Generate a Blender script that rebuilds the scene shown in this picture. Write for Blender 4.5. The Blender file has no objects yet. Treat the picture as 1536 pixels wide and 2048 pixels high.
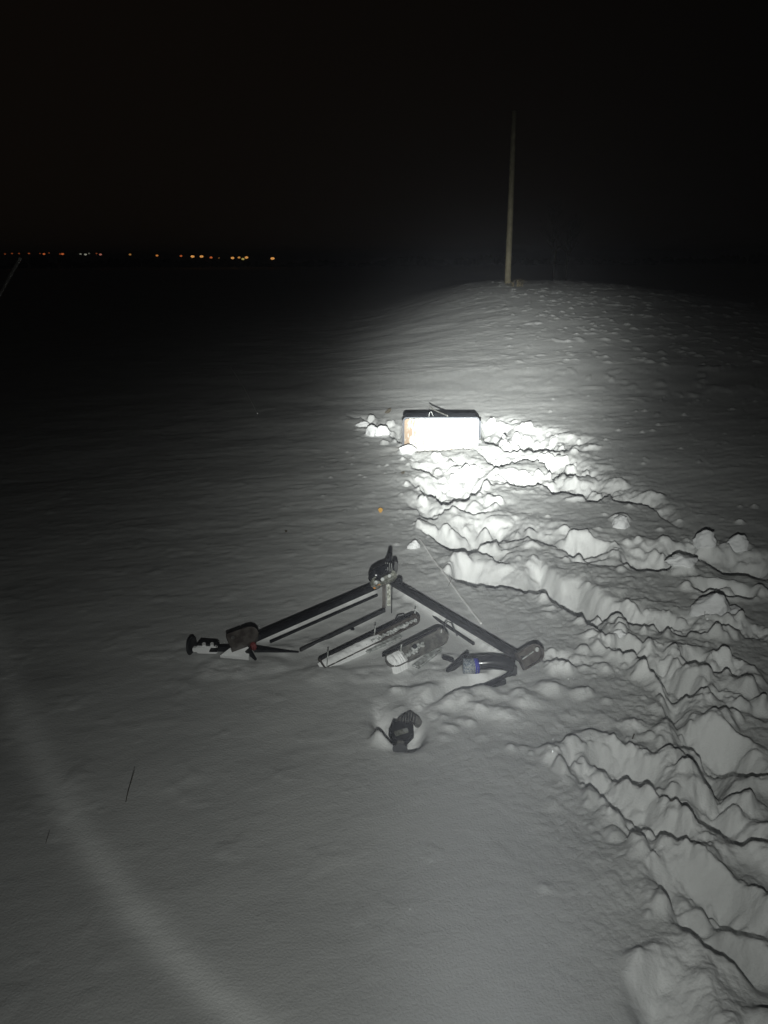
import bpy, bmesh, math, random
import numpy as np
from mathutils import Vector, Matrix
random.seed(7)
SC = bpy.context.scene
COL = SC.collection

# ------------------------------------------------------------------ camera
F_PX = 1479.0                     # focal length in pixels of the 1536x2048 photograph
EYE = 1.6
PITCH = math.radians(19.06)
ROLL = math.radians(0.35)
cam_d = bpy.data.cameras.new('camera'); cam = bpy.data.objects.new('camera', cam_d); COL.objects.link(cam)
cam_d.sensor_fit = 'VERTICAL'; cam_d.sensor_height = 36.0
cam_d.lens = 36.0 * F_PX / 2048.0
cam_d.clip_start = 0.05; cam_d.clip_end = 6000
FWD = Vector((0, math.cos(PITCH), -math.sin(PITCH)))
UP0 = Vector((0, math.sin(PITCH), math.cos(PITCH)))
RT0 = Vector((1, 0, 0))
UPV = UP0 * math.cos(ROLL) - RT0 * math.sin(ROLL) * -1
RTV = RT0 * math.cos(ROLL) - UP0 * math.sin(ROLL)
cam.matrix_world = Matrix(((RTV.x, UPV.x, -FWD.x, 0), (RTV.y, UPV.y, -FWD.y, 0), (RTV.z, UPV.z, -FWD.z, EYE), (0, 0, 0, 1)))
SC.camera = cam

# ------------------------------------------------------------------ night sky
w = bpy.data.worlds.new('World'); SC.world = w; w.use_nodes = True
nt = w.node_tree; bg = nt.nodes['Background']
sky = nt.nodes.new('ShaderNodeTexSky'); sky.sky_type = 'NISHITA'; sky.sun_disc = False
sky.sun_elevation = math.radians(-6.0); sky.sun_rotation = math.radians(-40)
wm = nt.nodes.new('ShaderNodeMix'); wm.data_type = 'RGBA'; wm.blend_type = 'MIX'
wm.inputs[0].default_value = 0.96
nt.links.new(sky.outputs[0], wm.inputs[6])
# faint warm glow of the town under a closed cloud deck, strongest low down in the direction of its lights
wt = nt.nodes.new('ShaderNodeTexCoord'); wd = nt.nodes.new('ShaderNodeVectorMath'); wd.operation = 'DOT_PRODUCT'
nt.links.new(wt.outputs['Generated'], wd.inputs[0]); wd.inputs[1].default_value = (-0.47, 0.86, 0.12)
wr = nt.nodes.new('ShaderNodeValToRGB'); wr.color_ramp.elements[0].position = 0.45; wr.color_ramp.elements[0].color = (.012, .0115, .011, 1)
wr.color_ramp.elements[1].position = 1.0; wr.color_ramp.elements[1].color = (.052, .036, .024, 1)
nt.links.new(wd.outputs['Value'], wr.inputs[0]); nt.links.new(wr.outputs[0], wm.inputs[7])
nt.links.new(wm.outputs[2], bg.inputs[0]); bg.inputs[1].default_value = 0.06

# ------------------------------------------------------------------ the hand torch that lights the place
TORCH = Vector((0.0, -0.10, 1.40))
def pix_dir(px, py):
    u = (px - 768) / F_PX; v = (1024 - py) / F_PX
    return (FWD + RTV * u + UPV * v)
AXIS_PT = Vector((0, 0, EYE)) + pix_dir(974, 700) * (11.0)
ld = bpy.data.lights.new('hand_torch', 'SPOT'); ld.energy = 44.0
ld.spot_size = math.radians(178); ld.spot_blend = 0.3
ld.shadow_soft_size = 0.016; ld.color = (0.975, 1.0, 0.95)
lo = bpy.data.objects.new('hand_torch', ld); COL.objects.link(lo); lo.location = TORCH
lo.rotation_euler = (AXIS_PT - TORCH).to_track_quat('-Z', 'Y').to_euler()
ld.use_nodes = True; lt = ld.node_tree; em = lt.nodes['Emission']
tc = lt.nodes.new('ShaderNodeTexCoord'); sx = lt.nodes.new('ShaderNodeSeparateXYZ')
lt.links.new(tc.outputs['Normal'], sx.inputs[0])
def M(op, a, b=None, c=None):
    n = lt.nodes.new('ShaderNodeMath'); n.operation = op
    for i, q in enumerate((a, b, c)):
        if q is None: continue
        if isinstance(q, (int, float)): n.inputs[i].default_value = q
        else: lt.links.new(q, n.inputs[i])
    return n.outputs[0]
cz = M('ABSOLUTE', sx.outputs[2])
ang = M('MULTIPLY', M('ARCCOSINE', M('MINIMUM', cz, 0.999999)), 180 / math.pi)
# the reflector's outer spill circle sits a little off the hot spot's axis
RING_DIR = (Vector((0, 0, EYE)) + pix_dir(1100, 850) * 11.0 - TORCH).normalized()
rl = lo.rotation_euler.to_matrix().inverted() @ RING_DIR
vd = lt.nodes.new('ShaderNodeVectorMath'); vd.operation = 'DOT_PRODUCT'; lt.links.new(tc.outputs['Normal'], vd.inputs[0]); vd.inputs[1].default_value = rl
ang2 = M('MULTIPLY', M('ARCCOSINE', M('MINIMUM', M('ABSOLUTE', vd.outputs['Value']), 0.999999)), 180 / math.pi)
def gauss(amp, width, power):
    return M('MULTIPLY', amp, M('EXPONENT', M('MULTIPLY', M('POWER', M('DIVIDE', ang, width), power), -1.0)))
g1 = gauss(235, 8.2, 3.0); g2 = gauss(36, 13.0, 2.0); g3 = gauss(1.8, 32.5, 3.0)
ring = M('MULTIPLY', 0.30, M('EXPONENT', M('MULTIPLY', M('POWER', M('ABSOLUTE', M('DIVIDE', M('SUBTRACT', ang2, 42.1), 1.0)), 2.0), -1.0)))
mr = lt.nodes.new('ShaderNodeMapRange'); mr.interpolation_type = 'SMOOTHSTEP'
lt.links.new(ang2, mr.inputs[0]); mr.inputs[1].default_value = 41.8; mr.inputs[2].default_value = 44.5
mr.inputs[3].default_value = 0.56; mr.inputs[4].default_value = 0.46
tot = M('ADD', M('ADD', M('ADD', g1, g2), M('ADD', g3, ring)), mr.outputs[0])
lt.links.new(tot, em.inputs['Strength'])

# ------------------------------------------------------------------ exposure
SC.view_settings.view_transform = 'Standard'; SC.view_settings.look = 'None'
SC.view_settings.exposure = 0; SC.view_settings.gamma = 1; SC.view_settings.use_curve_mapping = False
SC.cycles.max_bounces = 6

# ------------------------------------------------------------------ noise
def vn(x, y, seed=0):
    xi = np.floor(x).astype(np.int64); yi = np.floor(y).astype(np.int64)
    fx = x - xi; fy = y - yi
    fx = fx * fx * fx * (fx * (fx * 6 - 15) + 10); fy = fy * fy * fy * (fy * (fy * 6 - 15) + 10)
    def h(a, b):
        n = (a * 374761393 + b * 668265263 + seed * 974634777) & 0xffffffff
        n = ((n ^ (n >> 13)) * 1274126177) & 0xffffffff
        return ((n ^ (n >> 16)) & 0xffff) / 65535.0 * 2 - 1
    a = h(xi, yi); b = h(xi + 1, yi); c = h(xi, yi + 1); d = h(xi + 1, yi + 1)
    return (a * (1 - fx) + b * fx) * (1 - fy) + (c * (1 - fx) + d * fx) * fy
def fbm(x, y, o=4, seed=0, g=0.5):
    r = 0; a = 1; t = 0
    for k in range(o):
        r = r + a * vn(x * 2 ** k + 17.3 * k, y * 2 ** k - 9.1 * k, seed + k); t += a; a *= g
    return r / t
def sst(a, b, x):
    t = np.clip((x - a) / (b - a), 0, 1); return t * t * (3 - 2 * t)

# ------------------------------------------------------------------ ground shape
CREST = 21.0
def g_base(x, y):
    """large form: flat field, rising to a low bank with the pole on it, then falling to a plain"""
    x = np.asarray(x, float); y = np.asarray(y, float)
    lat = sst(-1.2, 3.4, x - 0.04 * (y - 21)) * (1 - 0.62 * sst(5.0, 11.5, x))
    r = 0.90 * sst(7.5, CREST, y) * lat
    crest_y = CREST + 0.0 * x
    fall = sst(crest_y + 0.3, crest_y + 22, y)
    return r * (1 - fall) - 6.5 * sst(30, 260, y) + 0.1 * fall * fbm(x * .1, y * .1, 3, 3)

def g_base1(x, y): return float(g_base(np.array([x]), np.array([y]))[0])
def P(px, py, h=0.0):
    """point of the ground (raised by h) seen in the photograph at px, py"""
    d = pix_dir(px, py); o = Vector((0, 0, EYE))
    if d.z >= 0: raise ValueError
    t = (h - EYE) / d.z
    p = o + d * t
    if p.y < 7.3: return p
    t = 6.5 / d.y
    while t * d.y < 60:
        q = o + d * t
        if q.z <= g_base1(q.x, q.y) + h: return q
        t += 0.02
    return q
def at_dist(px, py, y):
    d = pix_dir(px, py); return Vector((0, 0, EYE)) + d * (y / d.y)

# detail raster: trodden trenches and lumps in the snow crust, 5 mm cells
RX0, RX1, RY0, RY1, RS = -2.6, 5.4, 0.5, 9.6, 0.005
NX = int((RX1 - RX0) / RS); NY = int((RY1 - RY0) / RS)
TR = np.zeros((NY, NX), np.float32)       # trenches (negative)
LU = np.zeros((NY, NX), np.float32)       # lumps (positive)
def resample(pts, n):
    w_ = np.array([tuple(P(*p))[:2] for p in pts])
    s = np.concatenate([[0], np.cumsum(np.linalg.norm(np.diff(w_, axis=0), axis=1))])
    q = np.linspace(0, s[-1], n)
    return np.stack([np.interp(q, s, w_[:, 0]), np.interp(q, s, w_[:, 1])], 1), s[-1]
rib_seed = [100]
def ribbon(near, far, depth=None, jag=0.036, mode='wall', rough=0.27, lip=0.0, flat=0.12):
    rib_seed[0] += 13; sd = rib_seed[0]
    _, L1 = resample(near, 10); _, L2 = resample(far, 10)
    n = int(max(L1, L2) / 0.0025) + 20
    a, _ = resample(near, n); b, _ = resample(far, n)
    s = np.linspace(0, max(L1, L2), n)
    wid = np.linalg.norm(b - a, axis=1)
    dirv = (b - a) / (wid[:, None] + 1e-6)
    med = np.median(wid)
    if depth is None: depth = min(0.17, 0.42 * med + 0.015)
    scale = np.clip(wid / 0.10, 0.15, 1)
    ja = jag * scale * (fbm(s * 9, s * 0 + .3, 5, sd, .68) * 1.6)
    jt = jag * scale * (fbm(s * 12, s * 0 + 5.3, 5, sd + 3, .65)) * 1.2
    tang = np.gradient(a, axis=0); tang /= np.linalg.norm(tang, axis=1)[:, None] + 1e-9
    a = a + dirv * ja[:, None] + tang * jt[:, None]
    b = b + dirv * (jag * scale * 0.9 * fbm(s * 6, s * 0 + 9.1, 5, sd + 5, .6))[:, None]
    end = np.clip(np.minimum(s, s[-1] - s) / 0.10, 0, 1) ** 0.6
    if mode == 'wall': end = end * np.clip(.72 + 1.1 * fbm(s * 2.6, s * 0 + 2.2, 3, sd + 6), .25, 1.15)
    T = int(np.percentile(wid, 98) / 0.0028) + 14
    t = np.linspace(0, 1, T)
    X = a[:, None, 0] + (b - a)[:, None, 0] * t; Y = a[:, None, 1] + (b - a)[:, None, 1] * t
    tt = np.broadcast_to(t, X.shape)
    dd = depth * np.clip(wid / med, 0.3, 1.4) * end
    if mode == 'wall':
        prof = 1 - sst(flat, 1.0, tt) ** 0.9
        prof = prof * (1 + rough * fbm(X * 11, Y * 11, 4, sd + 8, .6) * 1.1) + .13 * np.sin(np.pi * tt) * fbm(X * 30, Y * 30, 4, sd + 11, .65)
        # broken crust blocks lying in the trench
        bl = np.maximum(0, fbm(X * 8 + 40, Y * 8, 3, sd + 9) - 0.05) * 1.0
        prof = prof - bl * rough * 1.4 * np.sin(np.pi * tt)
    elif mode == 'ridge':
        prof = sst(0, 1, tt) * (1 + .25 * fbm(X * 25, Y * 25, 3, sd + 8))
        ix = ((X - RX0) / RS).astype(int).ravel(); iy = ((Y - RY0) / RS).astype(int).ravel()
        np.maximum.at(LU, (iy, ix), (dd[:, None] * prof).ravel().astype(np.float32)); return
    elif mode == 'flat':
        prof = np.ones_like(tt)
    Z = -(dd[:, None] * prof)
    ix = ((X - RX0) / RS).astype(int).ravel(); iy = ((Y - RY0) / RS).astype(int).ravel()
    ok = (ix >= 0) & (ix < NX) & (iy >= 0) & (iy < NY)
    np.minimum.at(TR, (iy[ok], ix[ok]), Z.ravel()[ok].astype(np.float32))
def hole(px, py, L, W, ang_, depth, seed=0):
    """a boot hole: L x W metres, steep walls, packed sole"""
    c = P(px, py); R = L
    i0, i1 = max(0, int((c.x - R - RX0) / RS)), min(NX, int((c.x + R - RX0) / RS)); j0, j1 = max(0, int((c.y - R - RY0) / RS)), min(NY, int((c.y + R - RY0) / RS))
    if i1 <= i0 or j1 <= j0: return
    X, Y = np.meshgrid(RX0 + (np.arange(i0, i1) + .5) * RS, RY0 + (np.arange(j0, j1) + .5) * RS)
    ca, sa = math.cos(ang_), math.sin(ang_); dx, dy = X - c.x, Y - c.y
    a = (dx * ca + dy * sa) / (L / 2); b = (-dx * sa + dy * ca) / (W / 2)
    d = (np.abs(a) ** 2.6 + np.abs(b) ** 2.6) ** (1 / 2.6) + .34 * fbm(X * 13, Y * 13, 4, 700 + seed, .6)
    v = -depth * (1 - sst(.62, 1.12, d)) * (1 + .35 * fbm(X * 16, Y * 16, 4, 710 + seed, .6))
    TR[j0:j1, i0:i1] = np.minimum(TR[j0:j1, i0:i1], v)
    rim = .028 * np.exp(-((d - 1.22) / .2) ** 2) * (1 + 1.6 * fbm(X * 14, Y * 14, 3, 720 + seed)) * (v > -.01)
    LU[j0:j1, i0:i1] = np.maximum(LU[j0:j1, i0:i1], rim)
def drift(near, far, h): ribbon(near, far, h, .008, 'ridge')
def lump(px, py, wpx, h, aspect=0.7, seed=0, sharp=2.0, power=1.0):
    """a heap pressed out of the crust; wpx = width in pixels of the photograph"""
    c = P(px, py); r = (Vector((0, 0, EYE)) - c).length; rad = wpx / F_PX * r / 2
    R = rad * 1.9
    i0, i1 = int((c.x - R - RX0) / RS), int((c.x + R - RX0) / RS); j0, j1 = int((c.y - R - RY0) / RS), int((c.y + R - RY0) / RS)
    i0 = max(i0, 0); j0 = max(j0, 0); i1 = min(i1, NX); j1 = min(j1, NY)
    if i1 <= i0 or j1 <= j0: return
    X, Y = np.meshgrid(RX0 + (np.arange(i0, i1) + .5) * RS, RY0 + (np.arange(j0, j1) + .5) * RS)
    k = 1.6 / rad
    dx = (X - c.x) / rad + 0.35 * fbm(X * k, Y * k, 4, 300 + seed); dy = (Y - c.y) / (rad * aspect) + 0.35 * fbm(X * k + 9, Y * k, 4, 400 + seed)
    d = np.sqrt(dx * dx + dy * dy)
    v = h * np.clip(1 - d ** sharp, 0, 1) ** power * (1 + 0.3 * fbm(X * k * 2, Y * k * 2, 3, 500 + seed))
    LU[j0:j1, i0:i1] = np.maximum(LU[j0:j1, i0:i1], v)

# --- trenches: near lip line, far top line (positions found on the photograph, laid on the ground)
ribbon([(962,868),(975,885),(1010,898),(1060,902),(1120,905),(1180,903)], [(958,828),(1030,827),(1085,843),(1150,860),(1195,872),(1200,893)], 0.15, .03)
ribbon([(945,897),(975,920),(990,938),(1008,934),(1020,923),(1060,919),(1085,924),(1110,948),(1165,950),(1190,952),(1240,990)], [(955,882),(990,893),(1060,900),(1120,903),(1170,915),(1200,930),(1225,945),(1262,985)], 0.11)
ribbon([(1000,966),(1015,965),(1045,972),(1095,970),(1108,985),(1150,988),(1180,1005),(1190,1007),(1215,988),(1240,1005),(1300,1010),(1330,1030),(1362,1054)], [(1000,945),(1080,935),(1150,950),(1200,950),(1240,960),(1310,977),(1345,1005),(1372,1050)], 0.16)
ribbon([(815,962),(835,975),(870,995),(885,1003),(930,1000),(955,985),(985,970),(1005,968)], [(822,945),(850,945),(880,930),(900,920),(930,918),(960,925),(985,942),(1000,950)], 0.14)
ribbon([(822,938),(870,948),(905,946),(940,940)], [(815,903),(850,903),(900,903),(945,906)], 0.07, .03)
ribbon([(810,1003),(835,1015),(850,1030),(870,1036),(884,1025),(900,1016),(940,1022),(990,1022)], [(815,985),(840,990),(870,1004),(890,1006),(930,1003),(955,1000),(980,990),(1000,985)], 0.10)
ribbon([(835,1050),(858,1062),(880,1080),(910,1096),(930,1104),(960,1100),(990,1110),(1010,1122)], [(850,1035),(880,1037),(905,1040),(940,1040),(985,1045),(1010,1060),(1040,1080)], 0.13)
ribbon([(890,1040),(920,1075),(945,1085),(975,1078),(1010,1072),(1060,1075)], [(895,1022),(930,1022),(985,1020),(1040,1027),(1080,1045),(1100,1062)], 0.12)
ribbon([(905,1150),(935,1166),(965,1168),(1000,1163),(1040,1172),(1087,1187),(1133,1212),(1168,1229),(1195,1264),(1216,1285),(1238,1305)], [(908,1098),(950,1106),(1000,1118),(1050,1120),(1105,1150),(1157,1152),(1200,1180),(1225,1210),(1232,1250),(1250,1280),(1255,1300)], 0.17)
ribbon([(1000,1075),(1070,1077),(1122,1093),(1150,1110),(1195,1112),(1240,1105),(1247,1121),(1279,1137),(1335,1138),(1349,1122),(1384,1116),(1422,1131),(1454,1146),(1545,1160)], [(1000,1030),(1105,1041),(1210,1063),(1314,1074),(1366,1078),(1401,1066),(1440,1082),(1478,1079),(1502,1095),(1545,1102)], 0.19)
ribbon([(1110,1112),(1140,1120),(1200,1125),(1245,1130)], [(1060,1090),(1120,1098),(1190,1110),(1240,1112)], 0.07)
ribbon([(1040,1172),(1075,1168),(1085,1160),(1110,1172),(1140,1180),(1170,1200),(1240,1232),(1286,1250),(1342,1262),(1400,1265),(1450,1262),(1545,1282)], [(1030,1110),(1080,1110),(1105,1148),(1157,1150),(1195,1175),(1244,1199),(1314,1211),(1377,1218),(1420,1235),(1480,1240),(1545,1248)], 0.17)
ribbon([(1084,1316),(1112,1325),(1150,1327),(1181,1325),(1216,1328),(1246,1353)], [(1086,1294),(1120,1293),(1145,1298),(1170,1316),(1205,1319),(1243,1346)], 0.08, .012)
# the trodden path running down the right edge: shallow trough, boot holes and heaps
ribbon([(1304,1290),(1318,1327),(1322,1369),(1333,1404),(1350,1456),(1363,1490),(1400,1518),(1417,1555),(1422,1590),(1454,1625),(1489,1660),(1545,1708)], [(1330,1283),(1350,1315),(1362,1345),(1375,1375),(1390,1430),(1410,1465),(1440,1490),(1465,1525),(1475,1560),(1505,1590),(1535,1625),(1590,1670)], 0.10, .035, flat=0.3)
ribbon([(1400,1395),(1450,1410),(1500,1425),(1545,1440)], [(1415,1350),(1450,1360),(1500,1378),(1545,1388)], 0.045)
ribbon([(1112,1490),(1125,1520),(1154,1543),(1195,1583),(1235,1607),(1268,1640),(1279,1690)], [(1118,1474),(1150,1490),(1185,1515),(1225,1545),(1262,1575),(1300,1600),(1320,1640)], 0.095, .035, flat=0.3)
ribbon([(1195,1590),(1215,1625),(1240,1650),(1262,1668)], [(1200,1582),(1222,1610),(1250,1635),(1268,1655)], 0.05, .01)
ribbon([(1250,1570),(1290,1570),(1320,1590),(1350,1605),(1380,1640),(1420,1668),(1480,1688),(1545,1712)], [(1245,1535),(1290,1530),(1330,1545),(1370,1565),(1400,1595),(1430,1625),(1480,1650),(1540,1680)], 0.05)
ribbon([(1276,1690),(1296,1712),(1322,1727),(1336,1745),(1372,1745),(1400,1730)], [(1285,1660),(1305,1672),(1330,1690),(1355,1705),(1380,1710),(1400,1712)], 0.04)
ribbon([(1280,1725),(1310,1770),(1332,1800),(1350,1835),(1390,1868),(1430,1900),(1470,1935),(1545,1992)], [(1320,1735),(1360,1750),(1385,1780),(1410,1812),(1445,1845),(1480,1880),(1510,1905),(1575,1955)], 0.10, .035, flat=0.3)
ribbon([(1252,1945),(1268,1985),(1300,2030),(1340,2080),(1420,2130)], [(1268,1925),(1305,1905),(1350,1885),(1410,1895),(1500,1990)], 0.10, .02, flat=0.12, rough=.1)
for k, (px, py, L_, W_, a_, d_) in enumerate([(1345,1360,.30,.15,1.9,.10),(1450,1500,.30,.14,2.1,.11),(1250,1530,.28,.14,2.3,.10),(1300,1640,.26,.13,2.0,.10),
     (1440,1640,.26,.14,2.2,.10),(1430,1800,.28,.14,2.2,.10),
     (1420,1330,.28,.14,2.4,.09),(1270,1310,.26,.13,2.4,.06),
     (1450,1180,.3,.15,2.8,.09),(1180,1090,.3,.16,2.7,.10),(900,980,.32,.16,2.9,.10),(1040,955,.34,.16,2.8,.1),(1100,900,.34,.16,2.9,.1)]):
    hole(px, py, L_, W_, a_, d_, k)
# left of the white box
ribbon([(690,834),(722,838),(740,845),(750,857)], [(690,828),(722,830),(745,834),(757,842)], 0.05)
ribbon([(756,868),(775,862),(790,878),(806,887)], [(762,838),(780,835),(795,838),(804,842)], 0.10)
ribbon([(803,893),(822,897),(830,902),(880,900),(905,896),(945,900)], [(805,884),(822,884),(840,884),(880,884),(905,884),(950,884)], 0.07, .02, 'flat')
# hollow and cracks round the frame
ribbon([(742,1400),(748,1430),(760,1462),(785,1490),(830,1490),(852,1462)], [(770,1385),(790,1405),(800,1415),(820,1420),(835,1425),(850,1435)], 0.07, .01)
ribbon([(842,1424),(862,1408),(885,1393),(925,1374),(960,1366),(985,1362),(1008,1368)], [(838,1410),(858,1397),(880,1382),(920,1362),(955,1350),(985,1350),(1005,1352)], 0.06, .010, 'flat')
ribbon([(775,1362),(800,1370),(828,1363)], [(785,1352),(803,1354),(825,1355)], 0.03, .008)
ribbon([(822,1140),(845,1142),(858,1152)], [(822,1134),(842,1133),(862,1144)], 0.03, .008)

drift([(535,1293),(600,1264),(680,1223),(757,1192)], [(512,1284),(600,1245),(680,1208),(757,1174)], .042)
drift([(795,1195),(850,1226),(900,1260),(950,1294),(1000,1326),(1030,1336)], [(786,1170),(850,1208),(900,1240),(1000,1306),(1040,1328)], .040)
drift([(640,1345),(700,1322),(760,1303)], [(640,1331),(700,1301),(762,1270)], .034)
drift([(600,1310),(680,1274),(765,1232)], [(600,1301),(680,1262),(765,1222)], .02)
drift([(770,1345),(810,1348),(850,1330)], [(776,1328),(812,1318),(846,1305)], .035)
lumps = [(765,868,30,.05),(742,868,30,.055),(768,884,24,.05),(724,858,30,.04),(812,903,40,.06),(1240,1040,40,.08),(1425,1215,60,.10),(830,1095,22,.045),(793,1088,12,.03),
 (1090,1213,22,.02),(1045,1247,12,.015),(1185,1185,26,.05),(1230,1205,30,.05),(1365,1142,55,.07),(1080,1185,50,.03),(870,1022,30,.05),(960,1010,70,.09),(900,975,50,.05),
 (1245,1280,22,.03),(1290,1265,20,.03),(1300,1120,50,.06),(1440,1100,60,.07),(1480,1090,40,.06),(1330,1085,30,.06),(1060,1090,40,.05),(985,1085,60,.06),(940,1090,40,.04),
 (1150,1000,40,.04),(1140,935,50,.05),(1185,895,36,.05),(1230,965,60,.05),(1300,990,60,.06),(860,958,44,.06),(845,1018,30,.04),
 (1140,1500,70,.06),(1190,1520,60,.05),(1225,1575,35,.05),(1265,1600,50,.06),(1300,1540,70,.05),(1340,1520,60,.06),(1380,1590,40,.05),(1390,1645,30,.05),(1290,1660,32,.05),(1340,1700,40,.06),
 (1300,1745,50,.03),(1310,1760,24,.02),(1100,1375,60,.03),(1160,1385,50,.025),(1060,1400,70,.025),(1150,1430,40,.02),(1210,1440,40,.02),(1265,1450,50,.04),(1265,1500,30,.04),
 (860,1395,110,.045),(800,1378,50,.02),(920,1395,60,.035),(970,1385,50,.03),(955,1420,60,.025),(1010,1430,80,.02),(870,1440,30,.02),(1040,1385,40,.03),(905,1455,30,.015),
 (1087,1775,20,.018),(1133,1690,14,.008),(1250,1695,20,.012),(550,1362,10,.012),(1380,1350,90,.06),(1400,1395,80,.06),(1360,1430,60,.05),(1440,1450,80,.07),(1490,1380,60,.05),(1520,1410,50,.05),
 (1460,1700,70,.04),(1480,1600,60,.05),(1510,1560,60,.05),(1430,1760,60,.04),(1130,1560,30,.01),(880,1350,120,.02),(960,1352,50,.03),(430,1338,90,.018),(480,1340,70,.02),
 (750,1290,50,.02),(860,1310,50,.025),(790,1205,40,.015),(560,1300,60,.012),(760,1490,30,.008),(820,1218,50,.02),(700,1262,40,.015),(640,1288,50,.014),(905,1318,50,.022),(735,1350,90,.014),(650,1350,90,.012),(540,1330,70,.014),(880,1225,40,.012),(930,1240,60,.010)]
for i, (a, b, c_, h) in enumerate(lumps): lump(a, b, c_, h * (0.5 if b < 1280 else .75), 0.75 + 0.3 * (i % 3) / 3, i, 2.2, 0.8)
# many small crumbs thrown over the crust
rc = random.Random(11)
for k in range(420):
    z = rc.random()
    if z < .45: px, py = rc.uniform(1090, 1530), rc.uniform(640, 930); wp = rc.uniform(4, 12)
    elif z < .62: px, py = rc.uniform(640, 810), rc.uniform(860, 1080); wp = rc.uniform(4, 11)
    elif z < .85: px, py = rc.uniform(1000, 1530), rc.uniform(1000, 1500); wp = rc.uniform(6, 22)
    else: px, py = rc.uniform(800, 1200), rc.uniform(1320, 1500); wp = rc.uniform(8, 26)
    if py < 790: continue
    c = P(px, py); lump(px, py, wp, wp / F_PX * c.length * rc.uniform(.25, .5), 0.8, 900 + k, 2)

ys_, xs_ = np.nonzero(TR[::6, ::6] < -.015)
rc = random.Random(23)
for k in range(750):
    q = rc.randrange(len(ys_)); cx = RX0 + xs_[q] * 6 * RS + rc.gauss(0, .05); cy = RY0 + ys_[q] * 6 * RS + rc.gauss(0, .05)
    rad = min(.07, .012 * (1 - rc.random()) ** -.55); hh = rad * rc.uniform(.5, 1.0)
    R = rad * 1.6; i0, i1 = int((cx - R - RX0) / RS), int((cx + R - RX0) / RS) + 1; j0, j1 = int((cy - R - RY0) / RS), int((cy + R - RY0) / RS) + 1
    if i0 < 0 or j0 < 0 or i1 >= NX or j1 >= NY: continue
    X, Y = np.meshgrid(RX0 + (np.arange(i0, i1) + .5) * RS, RY0 + (np.arange(j0, j1) + .5) * RS)
    an = rc.uniform(0, 3.1); dx = X - cx; dy = Y - cy; a = (dx * math.cos(an) + dy * math.sin(an)) / rad; b = (-dx * math.sin(an) + dy * math.cos(an)) / (rad * rc.uniform(.55, 1))
    d = np.maximum(np.abs(a), np.maximum(np.abs(b), np.abs(a + b) * .75)) + .25 * fbm(X * 2 / rad, Y * 2 / rad, 2, k)
    sl = 1 + .35 * (a * rc.uniform(-1, 1) + b * rc.uniform(-1, 1))
    LU[j0:j1, i0:i1] = np.maximum(LU[j0:j1, i0:i1], hh * np.clip((1 - d) * 3, 0, 1) * sl)
def blur(A, n):
    for _ in range(n):
        A = (np.roll(A, 1, 0) + 2 * A + np.roll(A, -1, 0)) / 4; A = (np.roll(A, 1, 1) + 2 * A + np.roll(A, -1, 1)) / 4
    return A
# puffs of loose powder heaped in the near, deeper tracks
rc = random.Random(31); nq = [(RX0 + xs_[q] * 6 * RS, RY0 + ys_[q] * 6 * RS) for q in range(len(ys_))]; nq = [p for p in nq if 1.42 < p[1] < 3.1 and p[0] > .45 + .0 * p[1]]
for k in range(300):
    cx, cy = nq[rc.randrange(len(nq))]; cx += rc.gauss(0, .03); cy += rc.gauss(0, .03)
    rad = rc.uniform(.02, .065) * (1 if rc.random() < .75 else 1.5); hh = rad * rc.uniform(.35, .75)
    R = rad * 1.9; i0, i1 = int((cx - R - RX0) / RS), int((cx + R - RX0) / RS); j0, j1 = int((cy - R - RY0) / RS), int((cy + R - RY0) / RS)
    if i0 < 0 or j0 < 0 or i1 >= NX or j1 >= NY: continue
    X, Y = np.meshgrid(RX0 + (np.arange(i0, i1) + .5) * RS, RY0 + (np.arange(j0, j1) + .5) * RS)
    q = 1.3 / rad; d = np.sqrt(((X - cx) / rad) ** 2 + ((Y - cy) / rad / rc.uniform(.65, 1)) ** 2) + .38 * fbm(X * q + k, Y * q, 3, 800 + k)
    LU[j0:j1, i0:i1] = np.maximum(LU[j0:j1, i0:i1], hh * np.clip(1 - d * d, 0, 1))
# crisp crumbs of crust scattered over and beside the near tracks
CR = np.zeros((NY, NX), np.float32)
for q_ in ((1335,1935,120,.05),(1290,1950,60,.045),(1400,1960,130,.05),(1340,2010,120,.055),(1440,2030,120,.05),(1390,1905,70,.04)): lump(q_[0], q_[1], q_[2], q_[3], .9, q_[0], 2.2, .9)
for k in range(1500):
    cx, cy = nq[rc.randrange(len(nq))]; cx += rc.gauss(0, .05); cy += rc.gauss(0, .05)
    rad = min(.038, .0065 * (1 - rc.random()) ** -.5); hh = rad * rc.uniform(.5, 1.1)
    R = rad * 1.6 + .006; i0, i1 = int((cx - R - RX0) / RS), int((cx + R - RX0) / RS) + 2; j0, j1 = int((cy - R - RY0) / RS), int((cy + R - RY0) / RS) + 2
    if i0 < 0 or j0 < 0 or i1 >= NX or j1 >= NY: continue
    X, Y = np.meshgrid(RX0 + (np.arange(i0, i1) + .5) * RS, RY0 + (np.arange(j0, j1) + .5) * RS)
    an = rc.uniform(0, 3.1); dx = X - cx; dy = Y - cy; a = (dx * math.cos(an) + dy * math.sin(an)) / rad; b = (-dx * math.sin(an) + dy * math.cos(an)) / (rad * rc.uniform(.55, 1))
    d = np.sqrt(a * a + b * b) + .3 * fbm(X * 1.5 / rad, Y * 1.5 / rad, 2, k)
    CR[j0:j1, i0:i1] = np.maximum(CR[j0:j1, i0:i1], hh * np.clip((1 - d) * 2, 0, 1) * (1 + .3 * a * rc.uniform(-1, 1)))
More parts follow.
